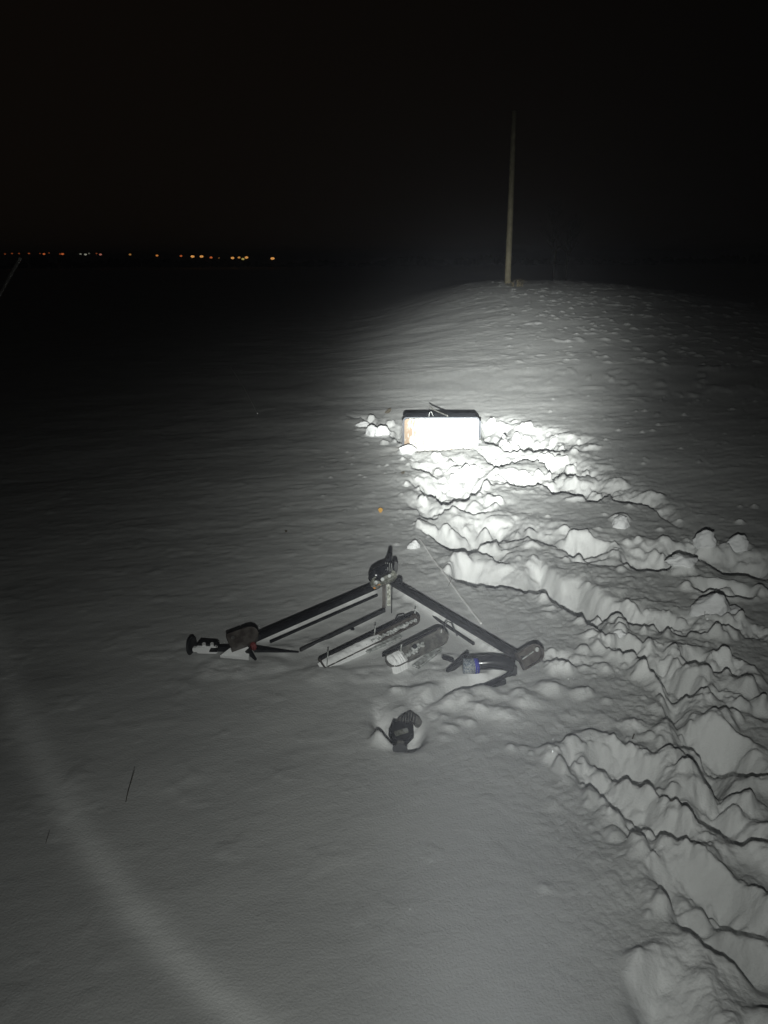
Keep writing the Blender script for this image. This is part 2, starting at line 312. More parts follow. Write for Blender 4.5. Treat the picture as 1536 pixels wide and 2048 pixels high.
def graded(A, a, b, c):
    yy = (RY0 + (np.arange(NY) + .5) * RS)[:, None]
    A1 = blur(A, a); A2 = blur(A1, b - a); A3 = blur(A2, c - b)
    w1 = sst(3.4, 5.0, yy); w2 = sst(2.2, 3.0, yy)
    return A1 * w1 + (1 - w1) * (A2 * w2 + A3 * (1 - w2))
TRb = graded(TR, 3, 12, 24); LUb = graded(LU, 2, 7, 9) + blur(CR, 1)
# where the snow is trodden: smooth mask round the trenches
sm = np.clip(-TR * 25, 0, 1)[::8, ::8]
MASK = blur(sm, 60)
MASK = np.clip(MASK * 3.0, 0, 1)
def bil(A, x, y, rs):
    u = np.clip((x - RX0) / rs - .5, 0, A.shape[1] - 1.001); v = np.clip((y - RY0) / rs - .5, 0, A.shape[0] - 1.001)
    i = u.astype(int); j = v.astype(int); fx = u - i; fy = v - j
    r = (A[j, i] * (1 - fx) + A[j, i + 1] * fx) * (1 - fy) + (A[j + 1, i] * (1 - fx) + A[j + 1, i + 1] * fx) * fy
    edge = (x > RX0) & (x < RX1) & (y > RY0) & (y < RY1)
    return r * edge
FRESH = blur(np.clip(np.maximum(-TR * 60, (LU - .004) * 70), 0, 1), 5) * np.clip(.78 + 1.1 * np.repeat(np.repeat(fbm(*np.meshgrid(np.arange(NX // 4 + 1) * .11, np.arange(NY // 4 + 1) * .11), 4, 333), 4, 0), 4, 1)[:NY, :NX], .1, 1)      # broken open powder, paler than the wind crust
def g_height(x, y, full=True):
    z = g_base(x, y)
    if not full: return z
    near = 1 - sst(60, 90, y)
    # soft wind drifts and fine sastrugi, running across the view
    xr = x * .97 + y * .24; yr = y * .97 - x * .24
    z = z + near * 0.016 * fbm(xr * .9, yr * 1.3, 3, 21)
    wfar = sst(1.6, 4.5, y)
    st = fbm(xr * 2.2, yr * 10, 4, 31, .55)
    z = z + near * (0.0012 + 0.0025 * wfar) * st * (1 - .1 * sst(7, 14, y))
    z = z + near * (0.0010 + .0014 * wfar) * fbm(xr * 14, yr * 26, 3, 41, .6)
    far2 = sst(7, 10, y)
    z = z + near * far2 * 0.05 * np.maximum(0, fbm(x * 7, y * 5, 2, 61) - .28) * sst(.6, 3.5, x)
    mk = bil(MASK, x, y, RS * 8)
    bil_l = bil(LUb, x, y, RS); bil_t = bil(TRb, x, y, RS)
    nr_ = 1 - sst(2.4, 3.6, y)
    z = z + mk * (0.020 * (1 + .2 * nr_) * fbm(x * 5, y * 5, 4, 51) + 0.014 * (1 + .2 * nr_) * np.abs(fbm(x * 15, y * 15, 4, 55, .6)))
    z = z + (1 - mk) * near * .004 * np.maximum(0, fbm(x * 9, y * 9, 3, 77) - .25) / .5
    fr = bil(FRESH, x, y, RS)
    z = z + fr * (.010 * fbm(x * 12, y * 12, 3, 91) + .026 * nr_ * fbm(x * 7.5, y * 7.5, 3, 93) + .007 * np.abs(fbm(x * 30, y * 30, 3, 95)) + .0025 * fbm(x * 70, y * 70, 2, 97))
    return z + bil_t + bil_l
def gz(x, y): return float(g_height(np.array([float(x)]), np.array([float(y)]))[0])

# ------------------------------------------------------------------ materials
def mat(name, col, rough=0.6, metal=0.0, noise=None, bump=0.0, bscale=40, col2=None, nscale=8, lo_=.4, hi_=.62, emis=None):
    m = bpy.data.materials.new(name); m.use_nodes = True; t = m.node_tree; b = t.nodes['Principled BSDF']
    b.inputs['Base Color'].default_value = (*col, 1); b.inputs['Roughness'].default_value = rough; b.inputs['Metallic'].default_value = metal
    co = t.nodes.new('ShaderNodeTexCoord')
    if col2:
        n = t.nodes.new('ShaderNodeTexNoise'); n.inputs['Scale'].default_value = nscale; n.inputs['Detail'].default_value = 6
        t.links.new(co.outputs['Object'], n.inputs['Vector'])
        r = t.nodes.new('ShaderNodeValToRGB'); r.color_ramp.elements[0].position = lo_; r.color_ramp.elements[1].position = hi_
        r.color_ramp.elements[0].color = (*col, 1); r.color_ramp.elements[1].color = (*col2, 1)
        t.links.new(n.outputs['Fac'], r.inputs[0]); t.links.new(r.outputs[0], b.inputs['Base Color'])
    if bump:
        n2 = t.nodes.new('ShaderNodeTexNoise'); n2.inputs['Scale'].default_value = bscale; n2.inputs['Detail'].default_value = 4
        t.links.new(co.outputs['Object'], n2.inputs['Vector'])
        bp = t.nodes.new('ShaderNodeBump'); bp.inputs['Strength'].default_value = bump; bp.inputs['Distance'].default_value = 0.004
        t.links.new(n2.outputs['Fac'], bp.inputs['Height']); t.links.new(bp.outputs[0], b.inputs['Normal'])
    if emis:
        b.inputs['Emission Color'].default_value = (*emis[0], 1); b.inputs['Emission Strength'].default_value = emis[1]
    return m
SNOW = mat('snow', (.80, .81, .82), .75, bump=.55, bscale=150)
SNOW.node_tree.nodes['Principled BSDF'].inputs['Specular IOR Level'].default_value = .2
_t = SNOW.node_tree; _a = _t.nodes.new('ShaderNodeAttribute'); _a.attribute_name = 'powder'
_n = _t.nodes.new('ShaderNodeTexNoise'); _n.inputs['Scale'].default_value = 2.2; _n.inputs['Detail'].default_value = 8; _t.links.new(_t.nodes['Texture Coordinate'].outputs['Object'], _n.inputs[0])
_r = _t.nodes.new('ShaderNodeValToRGB'); _r.color_ramp.elements[0].position = .35; _r.color_ramp.elements[1].position = .68
_r.color_ramp.elements[0].color = (.60, .61, .605, 1); _r.color_ramp.elements[1].color = (.69, .70, .69, 1); _t.links.new(_n.outputs['Fac'], _r.inputs[0])
_m = _t.nodes.new('ShaderNodeMix'); _m.data_type = 'RGBA'; _t.links.new(_a.outputs['Fac'], _m.inputs[0]); _t.links.new(_r.outputs[0], _m.inputs[6]); _m.inputs[7].default_value = (.88, .89, .885, 1)
_t.links.new(_m.outputs[2], _t.nodes['Principled BSDF'].inputs['Base Color'])
CLOD = mat('clod_snow', (.82, .83, .84), .8, bump=.8, bscale=60)
PAINT = mat('black_paint', (.016, .017, .021), .42, .2, col2=(.05, .052, .056), nscale=26, lo_=.5, hi_=.75, bump=.2, bscale=60)
PAINTG = mat('grey_black_paint', (.034, .036, .040), .5, .2, col2=(.075, .075, .078), nscale=24, lo_=.45, hi_=.8, bump=.2, bscale=60)
ZINC = mat('weathered_zinc', (.11, .11, .105), .5, .3, col2=(.22, .215, .20), nscale=40, bump=.4, bscale=90)
BROWN = mat('brown_painted_steel', (.055, .047, .043), .45, .1, col2=(.12, .11, .10), nscale=30, bump=.3, bscale=80)
FROST = mat('frost', (.55, .57, .56), .7, col2=(.25, .26, .25), nscale=60, bump=1, bscale=120)
ICY = mat('icy_steel', (.15, .155, .13), .35, .3, col2=(.36, .37, .33), nscale=70, bump=.8, bscale=150)
RUBBER = mat('black_rubber', (.014, .015, .018), .5, bump=.2)
GLOSS = mat('glossy_black_plastic', (.012, .013, .016), .22, bump=.15, bscale=50)
CAKED = mat('caked_snow', (.84, .85, .85), .8, bump=.6, bscale=70)
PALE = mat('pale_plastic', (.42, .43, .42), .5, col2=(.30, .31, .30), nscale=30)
BLUE = mat('blue_label', (.025, .03, .33), .6)
LABELM = mat('grey_label', (.10, .13, .17), .5, col2=(.3, .33, .36), nscale=180, lo_=.45, hi_=.55)
ORANGE = mat('orange_bit', (.75, .33, .08), .5)
REDB = mat('red_band', (.16, .03, .03), .5)
STALK = mat('dry_stalk', (.06, .05, .035), .8)
DRYGRASS = mat('dry_grass', (.16, .13, .07), .8)
WOOD = mat('pole_wood', (.12, .108, .070), .8, col2=(.17, .152, .10), nscale=9, bump=.6, bscale=18)
WIRE = mat('frosted_wire', (.78, .78, .77), .7)

# ------------------------------------------------------------------ object helpers
def tag(o, label=None, cat=None, group=None, kind=None):
    if label: o['label'] = label
    if cat: o['category'] = cat
    if group: o['group'] = group
    if kind: o['kind'] = kind
    return o
def empty(name, loc):
    o = bpy.data.objects.new(name, None); COL.objects.link(o); o.location = loc; o.empty_display_size = .1; return o
def link(name, bm, m, parent=None, base=None, smooth=False, loc=None):
    me = bpy.data.meshes.new(name)
    b = Vector(base) if base is not None else (parent.location if parent and parent.type == 'EMPTY' else Vector((0, 0, 0)))
    bmesh.ops.translate(bm, verts=bm.verts, vec=-b)
    bmesh.ops.recalc_face_normals(bm, faces=bm.faces)
    bm.to_mesh(me); bm.free(); me.materials.append(m)
    if smooth:
        for p in me.polygons: p.use_smooth = True
    o = bpy.data.objects.new(name, me); COL.objects.link(o)
    if parent: o.parent = parent
    elif base is not None: o.location = b
    return o
def frame_axes(d, up=Vector((0, 0, 1))):
    d = d.normalized(); s = d.cross(up)
    if s.length < 1e-4: s = Vector((1, 0, 0))
    s.normalize(); u = s.cross(d).normalized(); return d, s, u
def bar(bm, p0, p1, w_, h_, up=Vector((0, 0, 1)), bev=.004, taper=1.0):
    """box bar from p0 to p1, w_ wide (sideways), h_ tall"""
    p0 = Vector(p0); p1 = Vector(p1); d, s, u = frame_axes(p1 - p0, up)
    vs = []
    for q, k in ((p0, 1.0), (p1, taper)):
        for a, b in ((-1, -1), (1, -1), (1, 1), (-1, 1)): vs.append(bm.verts.new(q + s * a * w_ * k / 2 + u * b * h_ * k / 2))
    fs = [(0, 1, 2, 3), (7, 6, 5, 4)] + [(i, (i + 1) % 4 + 0, (i + 1) % 4 + 4, i + 4) for i in range(4)]
    faces = [bm.faces.new([vs[i] for i in f]) for f in fs]
    if bev:
        es = list({e for f in faces for e in f.edges})
        bmesh.ops.bevel(bm, geom=es, offset=bev, segments=2, affect='EDGES')
def tube(bm, pts, r, n=8, r1=None, cap=True):
    pts = [Vector(p) for p in pts]; rings = []
    for i, p in enumerate(pts):
        d = (pts[min(i + 1, len(pts) - 1)] - pts[max(i - 1, 0)]); d, s, u = frame_axes(d)
        rr = r if r1 is None else r + (r1 - r) * i / max(1, len(pts) - 1)
        rings.append([bm.verts.new(p + (s * math.cos(2 * math.pi * k / n) + u * math.sin(2 * math.pi * k / n)) * rr) for k in range(n)])
    for a, b in zip(rings, rings[1:]):
        for k in range(n): bm.faces.new((a[k], a[(k + 1) % n], b[(k + 1) % n], b[k]))
    if cap: bm.faces.new(rings[0]); bm.faces.new(rings[-1][::-1])
def prism(bm, outline, c, ax, ay, az, depth, bev=.002):
    """outline [(a,b)] in axes ax, ay about c, thick along az"""
    f = [bm.verts.new(c + ax * a + ay * b - az * depth / 2) for a, b in outline]
    g = [bm.verts.new(c + ax * a + ay * b + az * depth / 2) for a, b in outline]
    n = len(outline); fs = [bm.faces.new(f), bm.faces.new(g[::-1])]
    for i in range(n): fs.append(bm.faces.new((f[i], g[i], g[(i + 1) % n], f[(i + 1) % n])))
    if bev:
        es = list({e for ff in fs[:2] for e in ff.edges}); bmesh.ops.bevel(bm, geom=es, offset=bev, segments=2, affect='EDGES')
def stadium(L, W, n=8, r1=True, r0=True):
    """rounded bar outline, from a=0 to a=L, half width W/2"""
    o = []; r = W / 2
    if r1: o += [(L - r + r * math.cos(t), r * math.sin(t)) for t in np.linspace(-math.pi / 2, math.pi / 2, n)]
    else: o += [(L, -r), (L, r)]
    if r0: o += [(r + r * math.cos(t), r * math.sin(t)) for t in np.linspace(math.pi / 2, 3 * math.pi / 2, n)]
    else: o += [(0, r), (0, -r)]
    return o
def channel(bm, p0, p1, W, Hh, up=Vector((0, 0, 1)), th=.004, r1=True, r0=True, n=8, depth_sign=1):
    """pressed channel with rounded ends: web and a raised rim all round"""
    p0 = Vector(p0); p1 = Vector(p1); d, s, u = frame_axes(p1 - p0, up); L = (p1 - p0).length
    out = stadium(L, W, n, r1, r0); inn = [(th + a * (L - 2 * th) / L, b * (W - 2 * th) / W) for a, b in out]
    def ring(o, z): return [bm.verts.new(p0 + d * a + s * b + u * z) for a, b in o]
    A = ring(out, 0); B = ring(out, Hh); C_ = ring(inn, Hh); D = ring(inn, th); k = len(out)
    for X, Y in ((A, B), (B, C_), (C_, D)):
        for i in range(k): bm.faces.new((X[i], X[(i + 1) % k], Y[(i + 1) % k], Y[i]))
    bm.faces.new(A[::-1]); bm.faces.new(D)
    return d, s, u, L
def disc(bm, c, ax, r, th, n=28, ry=None):
    d, s, u = frame_axes(Vector(ax)); ry = ry or r
    prism(bm, [(r * math.cos(2 * math.pi * k / n), ry * math.sin(2 * math.pi * k / n)) for k in range(n)], Vector(c), s, u, d, th, bev=th * .25)
def V(px, py, h=.06): return P(px, py, h)

# ------------------------------------------------------------------ the snow field
def build_snow():
    dep = np.linspace(math.radians(63), math.radians(3.2), 640)
    ys = list(EYE / np.tan(dep))                       # 0.8 m .. 28 m
    ys = [y for y in ys if y < 10.5]
    ys = [-6, -3, -1, 0, .4, .65] + ys
    y = ys[-1]
    while y < 24: y += 0.035 + .0035 * (y - 10); ys.append(y)
    while y < 3500: y *= 1.035; ys.append(y)
    ys = np.array(ys)
    # extra rows where the trodden area is
    mid = (ys[:-1] + ys[1:]) / 2; keep = (mid > 1.2) & (mid < 9)
    ys = np.sort(np.concatenate([ys, mid[keep][::2]]))
    u = np.concatenate([-np.geomspace(6, .66, 22)[:-1], np.linspace(-.64, -.1, 230)[:-1], np.linspace(-.1, .62, 560), np.geomspace(.64, 6, 22)])
    sl = np.sqrt(ys ** 2 + 2.4)
    X = sl[:, None] * u[None, :]; Y = np.broadcast_to(ys[:, None], X.shape)
    Z = g_height(X.ravel(), Y.ravel()).reshape(X.shape)
    nr, nc = X.shape
    co = np.stack([X, Y, Z], -1).reshape(-1, 3).astype(np.float32)
    me = bpy.data.meshes.new('snow_ground'); me.vertices.add(nr * nc); me.vertices.foreach_set('co', co.ravel())
    idx = np.arange(nr * nc).reshape(nr, nc)
    q = np.stack([idx[:-1, :-1], idx[:-1, 1:], idx[1:, 1:], idx[1:, :-1]], -1).reshape(-1, 4)
    me.loops.add(q.size); me.loops.foreach_set('vertex_index', q.ravel().astype(np.int32))
    me.polygons.add(len(q)); me.polygons.foreach_set('loop_start', np.arange(0, q.size, 4, dtype=np.int32))
    me.polygons.foreach_set('loop_total', np.full(len(q), 4, np.int32)); me.polygons.foreach_set('use_smooth', np.ones(len(q), bool))
    me.update(calc_edges=True); me.materials.append(SNOW)
    at = me.attributes.new('powder', 'FLOAT', 'POINT'); at.data.foreach_set('value', bil(FRESH, X.ravel(), Y.ravel(), RS).astype(np.float32))
    o = bpy.data.objects.new('snow_ground', me); COL.objects.link(o); tag(o, kind='structure')
    print('snow', nr, nc, nr * nc)
build_snow()

# ------------------------------------------------------------------ haze (fine blowing snow in the air)
HAZE = 0.0007
if HAZE > 0:
    bm = bmesh.new(); bmesh.ops.create_cube(bm, size=1)
    bmesh.ops.scale(bm, verts=bm.verts, vec=(9000, 9000, 30)); bmesh.ops.translate(bm, verts=bm.verts, vec=(0, 1000, 4.5))
    hm = bpy.data.materials.new('haze'); hm.use_nodes = True; ht = hm.node_tree; ht.nodes.clear()
    ho = ht.nodes.new('ShaderNodeOutputMaterial'); hv = ht.nodes.new('ShaderNodeVolumePrincipled')
    hv.inputs['Color'].default_value = (.85, .88, 1, 1); hv.inputs['Density'].default_value = HAZE; ht.links.new(hv.outputs[0], ho.inputs['Volume'])
    tag(link('haze', bm, hm, base=(0, 0, 0)), kind='stuff')

# ------------------------------------------------------------------ white box lying in the snow
def build_box():
    A = P(806, 890, 0.0); B = P(958, 890, 0.0)
    base = (A + B) / 2; base.z = 0
    t = empty('white_box', base)
    tag(t, 'large white box with a dark top in the snow, flaking brown at its left end', 'box')
    d = (B - A); W = d.length; ax = d.normalized(); az = Vector((0, 0, 1)); ay = Vector((-ax.y, ax.x, 0))
    tilt = Matrix.Rotation(math.radians(-4), 3, ax); up = tilt @ az; dp = tilt @ ay
    H_ = .248; D = .27; R_ = .03
    def outl(w0, w1, z0, z1, r):
        o = [(w0, z0), (w1, z0)]
        o += [(w1 - r + r * math.cos(a), z1 - r + r * math.sin(a)) for a in np.linspace(0, math.pi / 2, 6)]
        o += [(w0 + r + r * math.cos(a), z1 - r + r * math.sin(a)) for a in np.linspace(math.pi / 2, math.pi, 6)]
        return o
    shell = bmesh.new(); prism(shell, outl(-W / 2, W / 2, -.12, H_, R_), base + dp * (D / 2 + .012), ax, up, dp, D, .004)
    m = mat('dark_box_shell', (.030, .036, .050), .55, col2=(.05, .056, .07), nscale=14, bump=.3, bscale=30)
    link('dark_shell', shell, m, t)
    fp = bmesh.new(); prism(fp, outl(-W / 2 + .012, W / 2 - .010, -.11, H_ - .010, R_), base + dp * (-.006), ax, up, dp, .028, .006)
    pm = mat('white_panel', (.50, .50, .485), .5, bump=.3, bscale=20)
    nt_ = pm.node_tree; b = nt_.nodes['Principled BSDF']; co = nt_.nodes['Texture Coordinate']
    mp = nt_.nodes.new('ShaderNodeMapping'); mp.inputs['Scale'].default_value = (60, 8, 13); nt_.links.new(co.outputs['Object'], mp.inputs[0])
    nn = nt_.nodes.new('ShaderNodeTexNoise'); nn.inputs['Scale'].default_value = 1.0; nn.inputs['Detail'].default_value = 5; nt_.links.new(mp.outputs[0], nn.inputs[0])
    sp = nt_.nodes.new('ShaderNodeSeparateXYZ'); nt_.links.new(co.outputs['Object'], sp.inputs[0])
    rg = nt_.nodes.new('ShaderNodeMapRange'); nt_.links.new(sp.outputs[0], rg.inputs[0])
    rg.inputs[1].default_value = -W / 2; rg.inputs[2].default_value = -W / 2 + .17; rg.inputs[3].default_value = .30; rg.inputs[4].default_value = 0
    ad = nt_.nodes.new('ShaderNodeMath'); nt_.links.new(nn.outputs[0], ad.inputs[0]); nt_.links.new(rg.outputs[0], ad.inputs[1])
    rp = nt_.nodes.new('ShaderNodeValToRGB'); rp.color_ramp.elements[0].position = .60; rp.color_ramp.elements[1].position = .70
    rp.color_ramp.elements[0].color = (.50, .50, .485, 1); rp.color_ramp.elements[1].color = (.20, .13, .07, 1)
    nt_.links.new(ad.outputs[0], rp.inputs[0]); nt_.links.new(rp.outputs[0], b.inputs['Base Color'])
    link('front_panel', fp, pm, t)
    # ribs on the left end; dark bar painting the shaded gap at the right
    for k in range(3):
        r = bmesh.new(); q = base + ax * (-W / 2 - .004) + dp * (.05 + .07 * k)
        bar(r, q + up * -.1, q + up * (H_ - .05), .012, .02, dp, .002); link('rib', r, PAINTG, t)
    r = bmesh.new(); q = base + ax * (W / 2 + .006) + dp * .005
    bar(r, q + up * .06, q + up * (H_ - .03), .012, .03, dp, .003); link('shade_strip', r, m, t)
    # snow caught on the top edges
    sb = bmesh.new(); rs = random.Random(4)
    for k in range(9):
        q = rs.uniform(-W / 2 + .02, W / 2 - .02); big = rs.uniform(.004, .009) * (1.5 if k % 9 == 0 else 1); edge = True
        p = base + ax * q + up * (H_ + (-.012 if edge else 0)) + dp * ((-.004) if edge else rs.choice((.0, .27, .28, rs.uniform(0, .3))))
        bmesh.ops.create_icosphere(sb, subdivisions=2, radius=1, matrix=Matrix.Translation(p) @ Matrix.Diagonal((big * 1.7, big, big * .9, 1)))
    cs = link('caked_snow', sb, CAKED, t, None, True); cs['kind'] = 'stuff'
    top = base + up * H_
    def twig(name, pts, r, label, m_):
        bm = bmesh.new(); tube(bm, pts, r, 6, r * .6); o = link(name, bm, m_, base=pts[0]); tag(o, label, 'twig'); return o
    a = top + dp * .03 + ax * (-.10)
    twig('twig', [a + ax * -.01 + up * .004, a + ax * -.004 + up * .035 + dp * .02, a + ax * .010 + up * .045 + dp * .02, a + ax * .03 + up * .006 + dp * .01], .003, 'thin frosted bent twig standing on the dark top of the white box', FROST)
    a = top + dp * .02 + ax * .055
    twig('stick', [a + up * .012, a + ax * -.05 + up * .02 + dp * .12, a + ax * -.12 + up * .035 + dp * .26, a + ax * -.15 + up * .05 + dp * .30], .008, 'grey stick lying slantwise across the dark top of the white box', ZINC)
    return base, ax, up, dp, H_, D, W
BOX = build_box()

# ------------------------------------------------------------------ snow clods
def clod(px, py, wpx, hk, label, seed, h=0.0, asp=.8):
    c = P(px, py, h); r = (c - Vector((0, 0, EYE))).length; rad = wpx / F_PX * r / 2
    bm = bmesh.new(); bmesh.ops.create_icosphere(bm, subdivisions=4, radius=1)
    pr = random.Random(seed); planes = [(Vector((pr.gauss(0, 1), pr.gauss(0, 1), pr.gauss(.2, .8))).normalized(), pr.uniform(.62, .92)) for _ in range(11)]
    for v in bm.verts:
        k = 1.0
        for n_, d0 in planes:
            q = n_.dot(v.co)
            if q > 0: k = min(k, d0 / q)
        v.co = v.co * k
    co = np.array([v.co[:] for v in bm.verts])
    n = fbm(co[:, 0] * 1.4 + seed, co[:, 1] * 1.4 + co[:, 2] * 1.1, 4, seed)
    n2 = fbm(co[:, 0] * 5 + seed, co[:, 1] * 5 + co[:, 2] * 4.3, 3, seed + 9)
    for v, a, b in zip(bm.verts, n, n2):
        k = 1.08 + .26 * a + .12 * b
        fl = 1.12 - .28 * v.co.z
        v.co = Vector((v.co.x * k * fl, v.co.y * k * asp * fl, v.co.z * k * hk)) * rad
    z = min(gz(c.x, c.y), 0.02 + max(gz(c.x, c.y), -.5))
    me = bpy.data.meshes.new('snow_clod'); bm.to_mesh(me); bm.free(); me.materials.append(CLOD)
    for p in me.polygons: p.use_smooth = True
    o = bpy.data.objects.new('snow_clod', me); COL.objects.link(o); o.location = (c.x, c.y, z + rad * hk * .12)
    tag(o, label, 'snow clod', 'clods of broken snow crust'); return o
clod(765, 868, 26, 1.0, 'pointed clod of snow just left of the white box', 1)
clod(744, 869, 26, .95, 'pointed clod of snow, the outer of two left of the white box', 2)
clod(728, 850, 28, .45, 'flat slab of snow crust behind the pointed clods left of the box', 3)
clod(813, 905, 30, .6, 'square bright clod of snow at the near left foot of the white box', 4)
clod(1242, 1052, 36, 1.1, 'upright block of snow crust alone on the smooth snow between two trenches', 5)
clod(1425, 1225, 64, .9, 'large square block of snow crust at the right beside a trench', 6)
clod(828, 1096, 22, .8, 'small lone clod of snow beyond the top corner of the metal frame', 7)
clod(1362, 1138, 46, .6, 'rough heap of crust on the near lip of the long right trench', 8)
clod(1465, 1225, 44, .5, 'low clod just right of the large square snow block', 9)
clod(1410, 1092, 40, .9, 'knobbly clod at the left of the pair on the far trench edge', 10)
clod(1474, 1092, 36, .9, 'knobbly clod at the right of the pair on the far trench edge', 11)
clod(1240, 1278, 22, .7, 'slanted small clod at the end of the crack right of the frame', 15)

# ------------------------------------------------------------------ the metal frame
def build_frame():
    base = P(790, 1300, 0); base.z = 0
    t = empty('metal_frame', base)
    tag(t, 'black metal frame with bracketed corners half buried flat in the snow', 'metal frame')
    up = Vector((0, 0, 1))
    def b1(name, m, pa, pb, w_, h_, bev=.004, parent=t, taper=1.0, u=up):
        bm = bmesh.new(); bar(bm, pa, pb, w_, h_, u, bev, taper)
        return link(name, bm, m, parent, base if parent is not t else None)
    # rails
    b1('side_rail', PAINT, V(500, 1281, .070), V(757, 1170, .078), .030, .026)
    b1('side_rail', PAINTG, V(783, 1164, .078), V(1046, 1319, .055), .036, .022)
    b1('lower_rail', PAINT, V(540, 1284, .022), V(755, 1190, .016), .010, .012, .002)
    b1('lower_rail', PAINTG, V(800, 1188, -.012), V(948, 1288, .016), .012, .012, .002)
    # buried near rails reach the corner nearest the viewer
    b1('side_rail', PAINT, V(520, 1320, -.07), V(800, 1452, -.05), .04, .04)
    b1('side_rail', PAINT, V(1008, 1362, .0), V(838, 1445, -.03), .034, .034)
    # thin slat under the apex
    b1('slat', PAINTG, V(600, 1301, .006), V(770, 1220, .03), .010, .020, .002)
    b1('slat_tab', RUBBER, V(698, 1250, .012), V(706, 1260, .008), .018, .012, .003)
    # apex upright: dark leg and frosted leg
    b1('upright', BROWN, V(768, 1168, .11), V(768, 1216, .02), .016, .018, .002, u=Vector((0, 1, 0)))
    b1('upright', ICY, V(777, 1168, .11), V(778, 1212, .02), .018, .014, .002, u=Vector((0, 1, 0)))
    b1('upright_edge', PAINT, V(784, 1172, .10), V(783, 1226, .005), .005, .014, .001, u=Vector((0, 1, 0)))
    # two pressed channels with rounded far ends
    for k, (a, b, wd, pins, lipm) in enumerate((((642, 1330, .012), (836, 1236, .055), .052, ((655, 1321), (749, 1270), (829, 1236)), ZINC), ((772, 1327, .030), (892, 1268, .07), .078, ((801, 1308), (881, 1277)), PAINTG))):
        d, s, u = frame_axes(V(*b) - V(*a)); tiltu = (u * .72 - s * -.0 + Vector((0, -.62, 0))).normalized()
        bm = bmesh.new(); pa, pb = V(*a), V(*b); _, s, u2, L = channel(bm, pa, pb, wd, .016, tiltu, .004, True, k == 1)
        c = link('channel', bm, BROWN if k == 0 else ZINC, t)
        # dark upper flange and packed frost in the trough
        bm = bmesh.new(); bar(bm, pa + s * -wd * .42 + u2 * .012, pb + s * -wd * .42 - (pb - pa).normalized() * .03 + u2 * .012, .007, .020, u2, .002); link('flange', bm, PAINT, c, base)
        bm = bmesh.new(); rr = random.Random(5 + k)
        f0, f1 = ((.42, .97) if k == 0 else (.08, .62))
        for q in range(60 if k == 0 else 34):
            f = f0 + (f1 - f0) * q / (60 if k == 0 else 34); p = pa + (pb - pa) * f + s * (wd * (.02 + .2 * rr.random()) * (1 if k == 0 else rr.choice((-.6, 1)))) + u2 * .007
            mm = Matrix.Translation(p) @ (pb - pa).to_track_quat('X', 'Z').to_matrix().to_4x4() @ Matrix.Diagonal((rr.uniform(.005, .012), rr.uniform(.005, .013), rr.uniform(.004, .008), 1))
            bmesh.ops.create_icosphere(bm, subdivisions=1, radius=1, matrix=mm)
        fo = link('frost', bm, FROST, c, base, True); fo['kind'] = 'stuff'
        bm = bmesh.new(); f0, f1 = ((-.02, .60) if k == 0 else (.03, .30)); N_ = 26; rows = []
        for q in range(N_ + 1):
            f = f0 + (f1 - f0) * q / N_; p = pa + (pb - pa) * f; tp = min(1, q / 3, (N_ - q) / 6); row = []
            for z_ in range(7):
                a_ = -.30 + 1.0 * z_ / 6; hgt_ = .018 * tp * math.sin(math.pi * min(1, .15 + z_ / 7)) * (1 + .4 * rr.uniform(-1, 1))
                row.append(bm.verts.new(p + s * wd * a_ * (.75 + .25 * tp) + u2 * (.002 + hgt_) - Vector((0, 0, .02 if z_ == 6 else 0))))
            rows.append(row)
        for A_, B_ in zip(rows, rows[1:]):
            for z_ in range(6): bm.faces.new((A_[z_], A_[z_ + 1], B_[z_ + 1], B_[z_]))
        link('packed_snow', bm, CAKED, c, base, True)
        for (px, py) in pins:
            bm = bmesh.new(); p = V(px, py, .05); tube(bm, [p + Vector((-.004, 0, -.03)), p + Vector((.004, 0, .045))], .0028, 6); link('pin', bm, FROST, c, base)
        if k == 1:
            b1('stop', RUBBER, V(826, 1296, .06), V(833, 1290, .07), .014, .016, .002, c)
            bm = bmesh.new(); p = V(887, 1262, .05)
            tube(bm, [p, p + Vector((.004, 0, .03)), p + Vector((.018, .01, .042)), p + Vector((.034, .01, .034)), p + Vector((.044, 0, .012)), p + Vector((.06, -.01, -.02))], .003, 6); link('loop', bm, PAINTG, c, base)
        else:
            bm = bmesh.new(); p = V(792, 1238, .01)
            tube(bm, [p, p + Vector((.01, .01, .012)), p + Vector((.035, .012, .016)), p + Vector((.05, 0, .0))], .006, 6); link('loop', bm, PAINTG, c, base)
    # pale under-guard of each channel
    for (a, b) in (((730, 1303, .012), (800, 1272, .02)), ((830, 1335, .015), (880, 1296, .02))):
        b1('guard', FROST, V(*a), V(*b), .04, .012, .005)

    # ---- top corner
    ck = V(765, 1160, .12)
    bm = bmesh.new(); channel(bm, V(742, 1172, .105), V(790, 1150, .125), .052, .024, Vector((0, -.75, .66)), .005, True, True, 10)
    cb = link('corner_bracket', bm, ICY, t); cb['label'] = 'frosted bracket with rounded ends on the top corner'
    for px, py in ((752, 1165), (765, 1159), (779, 1152)):
        bm = bmesh.new(); disc(bm, V(px, py, .135), (0, -.75, .66), .009, .008, 10); link('bolt', bm, FROST, cb, base)
    bm = bmesh.new(); bar(bm, V(747, 1176, .10), V(761, 1170, .105), .010, .012, up, .003); link('orange_clip', bm, ORANGE, cb, base)
    bm = bmesh.new(); tube(bm, [V(750, 1158, .13), V(752, 1150, .14), V(762, 1143, .15), V(775, 1138, .155), V(781, 1130, .16)], .034, 14, .026)
    kn = link('clamp_body', bm, GLOSS, t, None, True)
    bm = bmesh.new(); tube(bm, [V(777, 1130, .165), V(779, 1120, .18), V(781, 1107, .195)], .018, 12, .0105); link('clamp_neck', bm, PAINT, kn, base, True)
